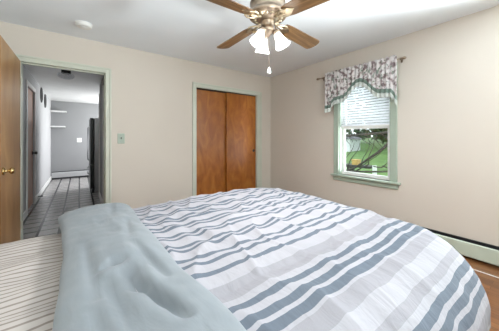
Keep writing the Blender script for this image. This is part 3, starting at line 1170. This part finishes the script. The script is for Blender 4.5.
struct('wall_kitchen_right', b, M['gray'], 'grey right kitchen wall hidden behind the refrigerator', 'wall')
struct('wall_hall_right', box(NB(), 0.335, 0.43, KY0, 5.62, 0, KH2), M['gray'], 'short grey hall wall at the right of the doorway', 'wall')
b = NB()
box(b, 0.32, 0.445, 5.62, 5.64, 0, 2.1, 0.003)
box(b, 0.322, 0.335, 5.54, 5.62, 0, 2.1, 0.003)
box(b, 0.322, 0.335, 4.62, 4.70, 0, 2.1, 0.003)
struct('trim_5', b, M['white'], 'white casing at the end of the short hall wall', 'door casing')
# hall door
d2 = struct('door_4', box(NB(), KX0 - 0.055, KX0 - 0.02, HD0 + 0.004, HD1 - 0.004, 0.012, 2.026, 0.002), M['hall_door'], 'closed red brown door in the hall wall beyond the doorway', 'door')
struct('door_knob', lathe_knob((KX0 - 0.02, HD1 - 0.07, 0.93), (1, 0, 0)), M['iron'], parent=d2, smooth=True)
b = NB()
for y0, y1, z0, z1 in ((HD0 - 0.07, HD0, 0, 2.10), (HD1, HD1 + 0.07, 0, 2.10), (HD0, HD1, 2.03, 2.10)):
    box(b, KX0, KX0 + 0.015, y0, y1, z0, z1, 0.003)
struct('trim_6', b, M['white'], 'white casing around the red brown hall door', 'door casing')
b = NB()
box(b, KX0, KX0 + 0.014, HD1 + 0.071, KY1, 0, 0.1, 0.003)
box(b, KX0, KX0 + 0.014, KY0, HD0 - 0.071, 0, 0.1, 0.003)
struct('baseboard_hall_left', b, M['white'], 'white baseboard along the hall wall', 'baseboard')
b = NB()
box(b, 0.322, 0.335, KY0, 4.62, 0, 0.1, 0.003)
box(b, 0.322, 0.335, 4.70, 5.54, 0, 0.1, 0.003)
struct('baseboard_hall_right', b, M['white'], 'white baseboard at the foot of the short hall wall', 'baseboard')
tag(obj('door_stop', tube(NB(), [(KX0 + 0.012, 6.06, 0.06), (KX0 + 0.085, 6.06, 0.06)], [0.009, 0.016], 10), M['iron']), 'small dark door stop on the hall baseboard', 'door stop')

# two dark ring plaques on the hall wall
for y, z, rr, lab in ((6.62, 2.12, 0.14, 'dark oval wall ring in the hall, the nearer of two'), (7.28, 2.08, 0.14, 'dark oval wall ring in the hall, the farther of two')):
    b = NB()
    m = Matrix.Translation((KX0, y, z)) @ Matrix.Rotation(PI / 2, 4, 'Y') @ Matrix.Diagonal((1.15, 1, 1, 1))
    lathe(b, [(rr * .62, 0.0), (rr, 0.0), (rr, 0.014), (rr * .86, 0.024), (rr * .70, 0.018), (rr * .62, 0.0)], 32, m)
    tag(obj('wall_ring', b, M['black'], None, True), lab, 'wall decoration', 'dark rings on the hall wall')

# floating shelves on the far wall
for z, x1, lab in ((1.945, -0.30, 'upper white floating shelf on the far kitchen wall'), (1.51, -0.33, 'lower white floating shelf on the far kitchen wall')):
    tag(obj('wall_shelf', box(NB(), KX0 + 0.002, x1, KY1 - 0.24, KY1, z, z + 0.035, 0.003), M['white']), lab, 'shelf', 'floating shelves on the far wall')
# far wall plate
kp = empty('wall_plate', (0.0, KY1, 1.13), 'white outlet plate on the far kitchen wall', 'outlet')
obj('plate', box(NB(), -0.06, 0.06, KY1 - 0.008, KY1, 1.07, 1.20, 0.003), M['plastic'], kp)
obj('socket', box(NB(), -0.02, 0.02, KY1 - 0.011, KY1 - 0.007, 1.09, 1.18, 0.002), M['white'], kp)
# far wall baseboard heater
kh = empty('baseboard_heater', (0.3, KY1 - 0.04, 0), 'white baseboard heater along the foot of the far kitchen wall', 'heater')
obj('front_cover', prism(NB(), [(KY1 - 0.03, 0.20), (KY1 - 0.06, 0.185), (KY1 - 0.06, 0.05), (KY1 - 0.03, 0.05)], 'x', KX0 + 0.02, KX1 - 0.02), M['gray_light'], kh)
b = NB()
box(b, KX0 + 0.02, KX1 - 0.02, KY1 - 0.03, KY1 - 0.001, 0.19, 0.222)
box(b, KX0 + 0.03, KX1 - 0.03, KY1 - 0.05, KY1 - 0.001, 0.0, 0.05)
obj('vent_slot', b, M['dark'], kh)

# refrigerator
fr = empty('refrigerator', (0.55, 6.5, 0), 'dark stainless refrigerator standing past the hall wall', 'refrigerator')
obj('cabinet', box(NB(), 0.265, 0.95, 6.08, 6.86, 0.03, 1.64, 0.006), M['steel'], fr)
for z0, z1 in ((0.09, 0.62), (0.63, 1.64)):
    d = obj('fridge_door', box(NB(), 0.19, 0.255, 6.08, 6.86, z0, z1, 0.008), M['dark'], fr)
    b = NB()
    zz0, zz1 = (0.40, 0.60) if z0 < .5 else (0.70, 1.45)
    tube(b, [(0.19, 6.13, zz0), (0.150, 6.13, zz0 + 0.03), (0.150, 6.13, zz1 - 0.03), (0.19, 6.13, zz1)], 0.012, 10)
    obj('handle', b, M['steel'], d, True)
b = NB()
box(b, 0.215, 0.265, 6.09, 6.85, 0.0, 0.085)
obj('toe_grille', b, M['dark'], fr)

# hall ceiling light
lx, ly = -0.17, 4.70
cl = empty('ceiling_light', (lx, ly, KH2), 'flush ceiling light with black base and clear bowl in the hall', 'ceiling light')
m = Matrix.Translation((lx, ly, KH2))
obj('base', lathe(NB(), [(0, 0), (0.062, 0), (0.062, -0.05), (0.05, -0.055), (0, -0.055)], 28, m), M['dark'], cl)
obj('glass_bowl', lathe(NB(), [(0.03, -0.055), (0.10, -0.058), (0.112, -0.075), (0.104, -0.105), (0.075, -0.128), (0.03, -0.138), (0, -0.14)], 32, m), M['clear'], cl, True)

# ------------------------------------------------------------------ outside the window
GZ = -0.55
b = NB()
nx, ny = 40, 40
g = [[b.verts.new((XR + 0.3 + 40 * i / nx, -12 + 46 * j / ny, GZ + 0.08 * noise.noise(Vector((i * .3, j * .3, 0))) + 0.05 * (40 * i / nx))) for j in range(ny + 1)] for i in range(nx + 1)]
for i in range(nx):
    for j in range(ny):
        b.faces.new((g[i][j], g[i + 1][j], g[i + 1][j + 1], g[i][j + 1]))
gr = struct('floor_lawn', b, M['grass'], 'green lawn outside the window', 'lawn', True)


def foliage(name, loc, rad, h, mat, label, n=900, leaf=0.22, seed=1):
    rnd = random.Random(seed)
    root = empty(name, loc, label, 'tree', 'trees beyond the lawn')
    b = NB()
    for i in range(n):
        while True:
            p = Vector((rnd.uniform(-1, 1), rnd.uniform(-1, 1), rnd.uniform(-1, 1)))
            if 0.35 < p.length < 1:
                break
        q = Vector((loc[0] + p.x * rad, loc[1] + p.y * rad, loc[2] + h * 0.55 + p.z * h * 0.5))
        a = Vector((rnd.uniform(-1, 1), rnd.uniform(-1, 1), rnd.uniform(-1, 1))).normalized()
        c = a.cross(Vector((rnd.uniform(-1, 1), rnd.uniform(-1, 1), rnd.uniform(-1, 1)))).normalized()
        s = leaf * rnd.uniform(0.6, 1.4)
        b.faces.new([b.verts.new(q + a * s * 1.3), b.verts.new(q + c * s * .6), b.verts.new(q - a * s * 1.3), b.verts.new(q - c * s * .6)])
    obj('foliage', b, mat, root)
    b = NB()
    tube(b, [(loc[0], loc[1], loc[2] - 0.2), (loc[0] + 0.1, loc[1], loc[2] + h * 0.3), (loc[0], loc[1] + 0.1, loc[2] + h * 0.6)], [0.22, 0.17, 0.08], 8)
    obj('trunk', b, M['bark'], root)


foliage('tree', (21.0, 8.3, 0.25), 2.1, 6.5, M['leaf'], 'dark broad tree in the middle of the window view', 1500, 0.28, 3)
foliage('tree', (26.0, 14.0, 0.5), 3.4, 9.0, M['leaf2'], 'pale green tree behind the white shed', 1300, 0.28, 4)
foliage('tree', (19.0, 3.8, 0.2), 2.3, 7.5, M['leaf2'], 'mid green tree at the right of the window view', 1300, 0.26, 5)
foliage('tree', (34.0, 11.5, 0.9), 5.0, 10.0, M['leaf'], 'tall dark tree farthest back beyond the lawn', 1300, 0.34, 6)

# white shed beyond the lawn
shed = empty('shed', (18.0, 10.6, 0.15), 'white shed with grey roof beyond the lawn', 'shed')
obj('walls', box(NB(), 17.2, 18.8, 9.9, 11.2, 0.0, 1.12), M['siding'], shed)
obj('roof', prism(NB(), [(9.78, 1.10), (10.55, 1.5), (11.32, 1.10)], 'x', 17.05, 18.95), M['roof'], shed)
obj('shed_door', box(NB(), 17.17, 17.2, 10.3, 11.0, 0.05, 0.95), M['white'], shed)

# fallen limb with curved branches
random.seed(11)
root = empty('fallen_branch', (6.0, 2.6, -0.5), 'dark bare fallen tree limb lying on the lawn outside the window', 'branch')


def curve(p0, p1, sag, n=14):
    p0, p1 = Vector(p0), Vector(p1)
    out = []
    for i in range(n + 1):
        t = i / n
        p = p0.lerp(p1, t) + Vector((0.03 * math.sin(t * 9), 0.02 * math.sin(t * 11 + 1), -sag * 4 * t * (1 - t)))
        out.append(p)
    return out


b = NB()
tube(b, curve((6.1, 4.0, 0.20), (5.9, 2.35, 1.20), 0.22), [0.016 + 0.022 * i / 14 for i in range(15)], 8)
tube(b, curve((6.0, 4.3, 0.30), (6.2, 2.2, 0.44), 0.08), [0.032 - 0.001 * i for i in range(15)], 8)
tube(b, curve((6.3, 4.3, -0.45), (6.1, 3.2, 0.40), -0.05), [0.035 - 0.0012 * i for i in range(15)], 8)
obj('limb', b, M['bark'], root, True)
b = NB()
for k in range(9):
    y0 = 4.15 - 0.22 * k
    tube(b, curve((6.05, y0, 0.30 + 0.03 * k), (5.9 + 0.2 * random.uniform(-1, 1), y0 - 0.65 + 0.3 * random.uniform(-1, 1), 0.85 + 0.35 * random.random()), 0.16), [0.017 - 0.0008 * i for i in range(15)], 6)
for k in range(14):
    y0 = 4.3 - 0.16 * k
    tube(b, curve((6.05, y0, 1.28 + 0.1 * random.uniform(-1, 1)), (6.1, y0 - 0.5 * random.random(), 0.85 + 0.3 * random.random()), -0.05), [0.014 - 0.0007 * i for i in range(15)], 6)
tube(b, curve((6.05, 4.6, 1.25), (6.0, 1.7, 1.42), 0.05), [0.035] * 15, 6)
obj('twigs', b, M['bark'], root, True)

# garden bench seen low through the glass
bn = empty('garden_bench', (8.4, 4.2, GZ), 'dark low bench with a white end post outside the window', 'bench')
b = NB()
for i in range(3):
    box(b, 8.15 + 0.17 * i, 8.30 + 0.17 * i, 3.95, 5.0, 0.12, 0.20, 0.01)
obj('seat', b, M['iron'], bn)
obj('end_post', box(NB(), 8.2, 8.3, 3.78, 3.90, GZ - 0.1, 0.24, 0.01), M['white'], bn)
obj('leg', box(NB(), 8.2, 8.6, 4.75, 4.85, GZ - 0.1, 0.12, 0.01), M['iron'], bn)
bx = empty('wooden_box', (8.3, 4.5, 0.20), 'small yellow wooden box on the dark bench outside', 'box')
obj('body', box(NB(), 8.18, 8.42, 4.42, 4.64, 0.202, 0.37, 0.01), M['yellow'], bx)
obj('lid', box(NB(), 8.165, 8.435, 4.405, 4.655, 0.37, 0.40, 0.006), M['yellow'], bx)
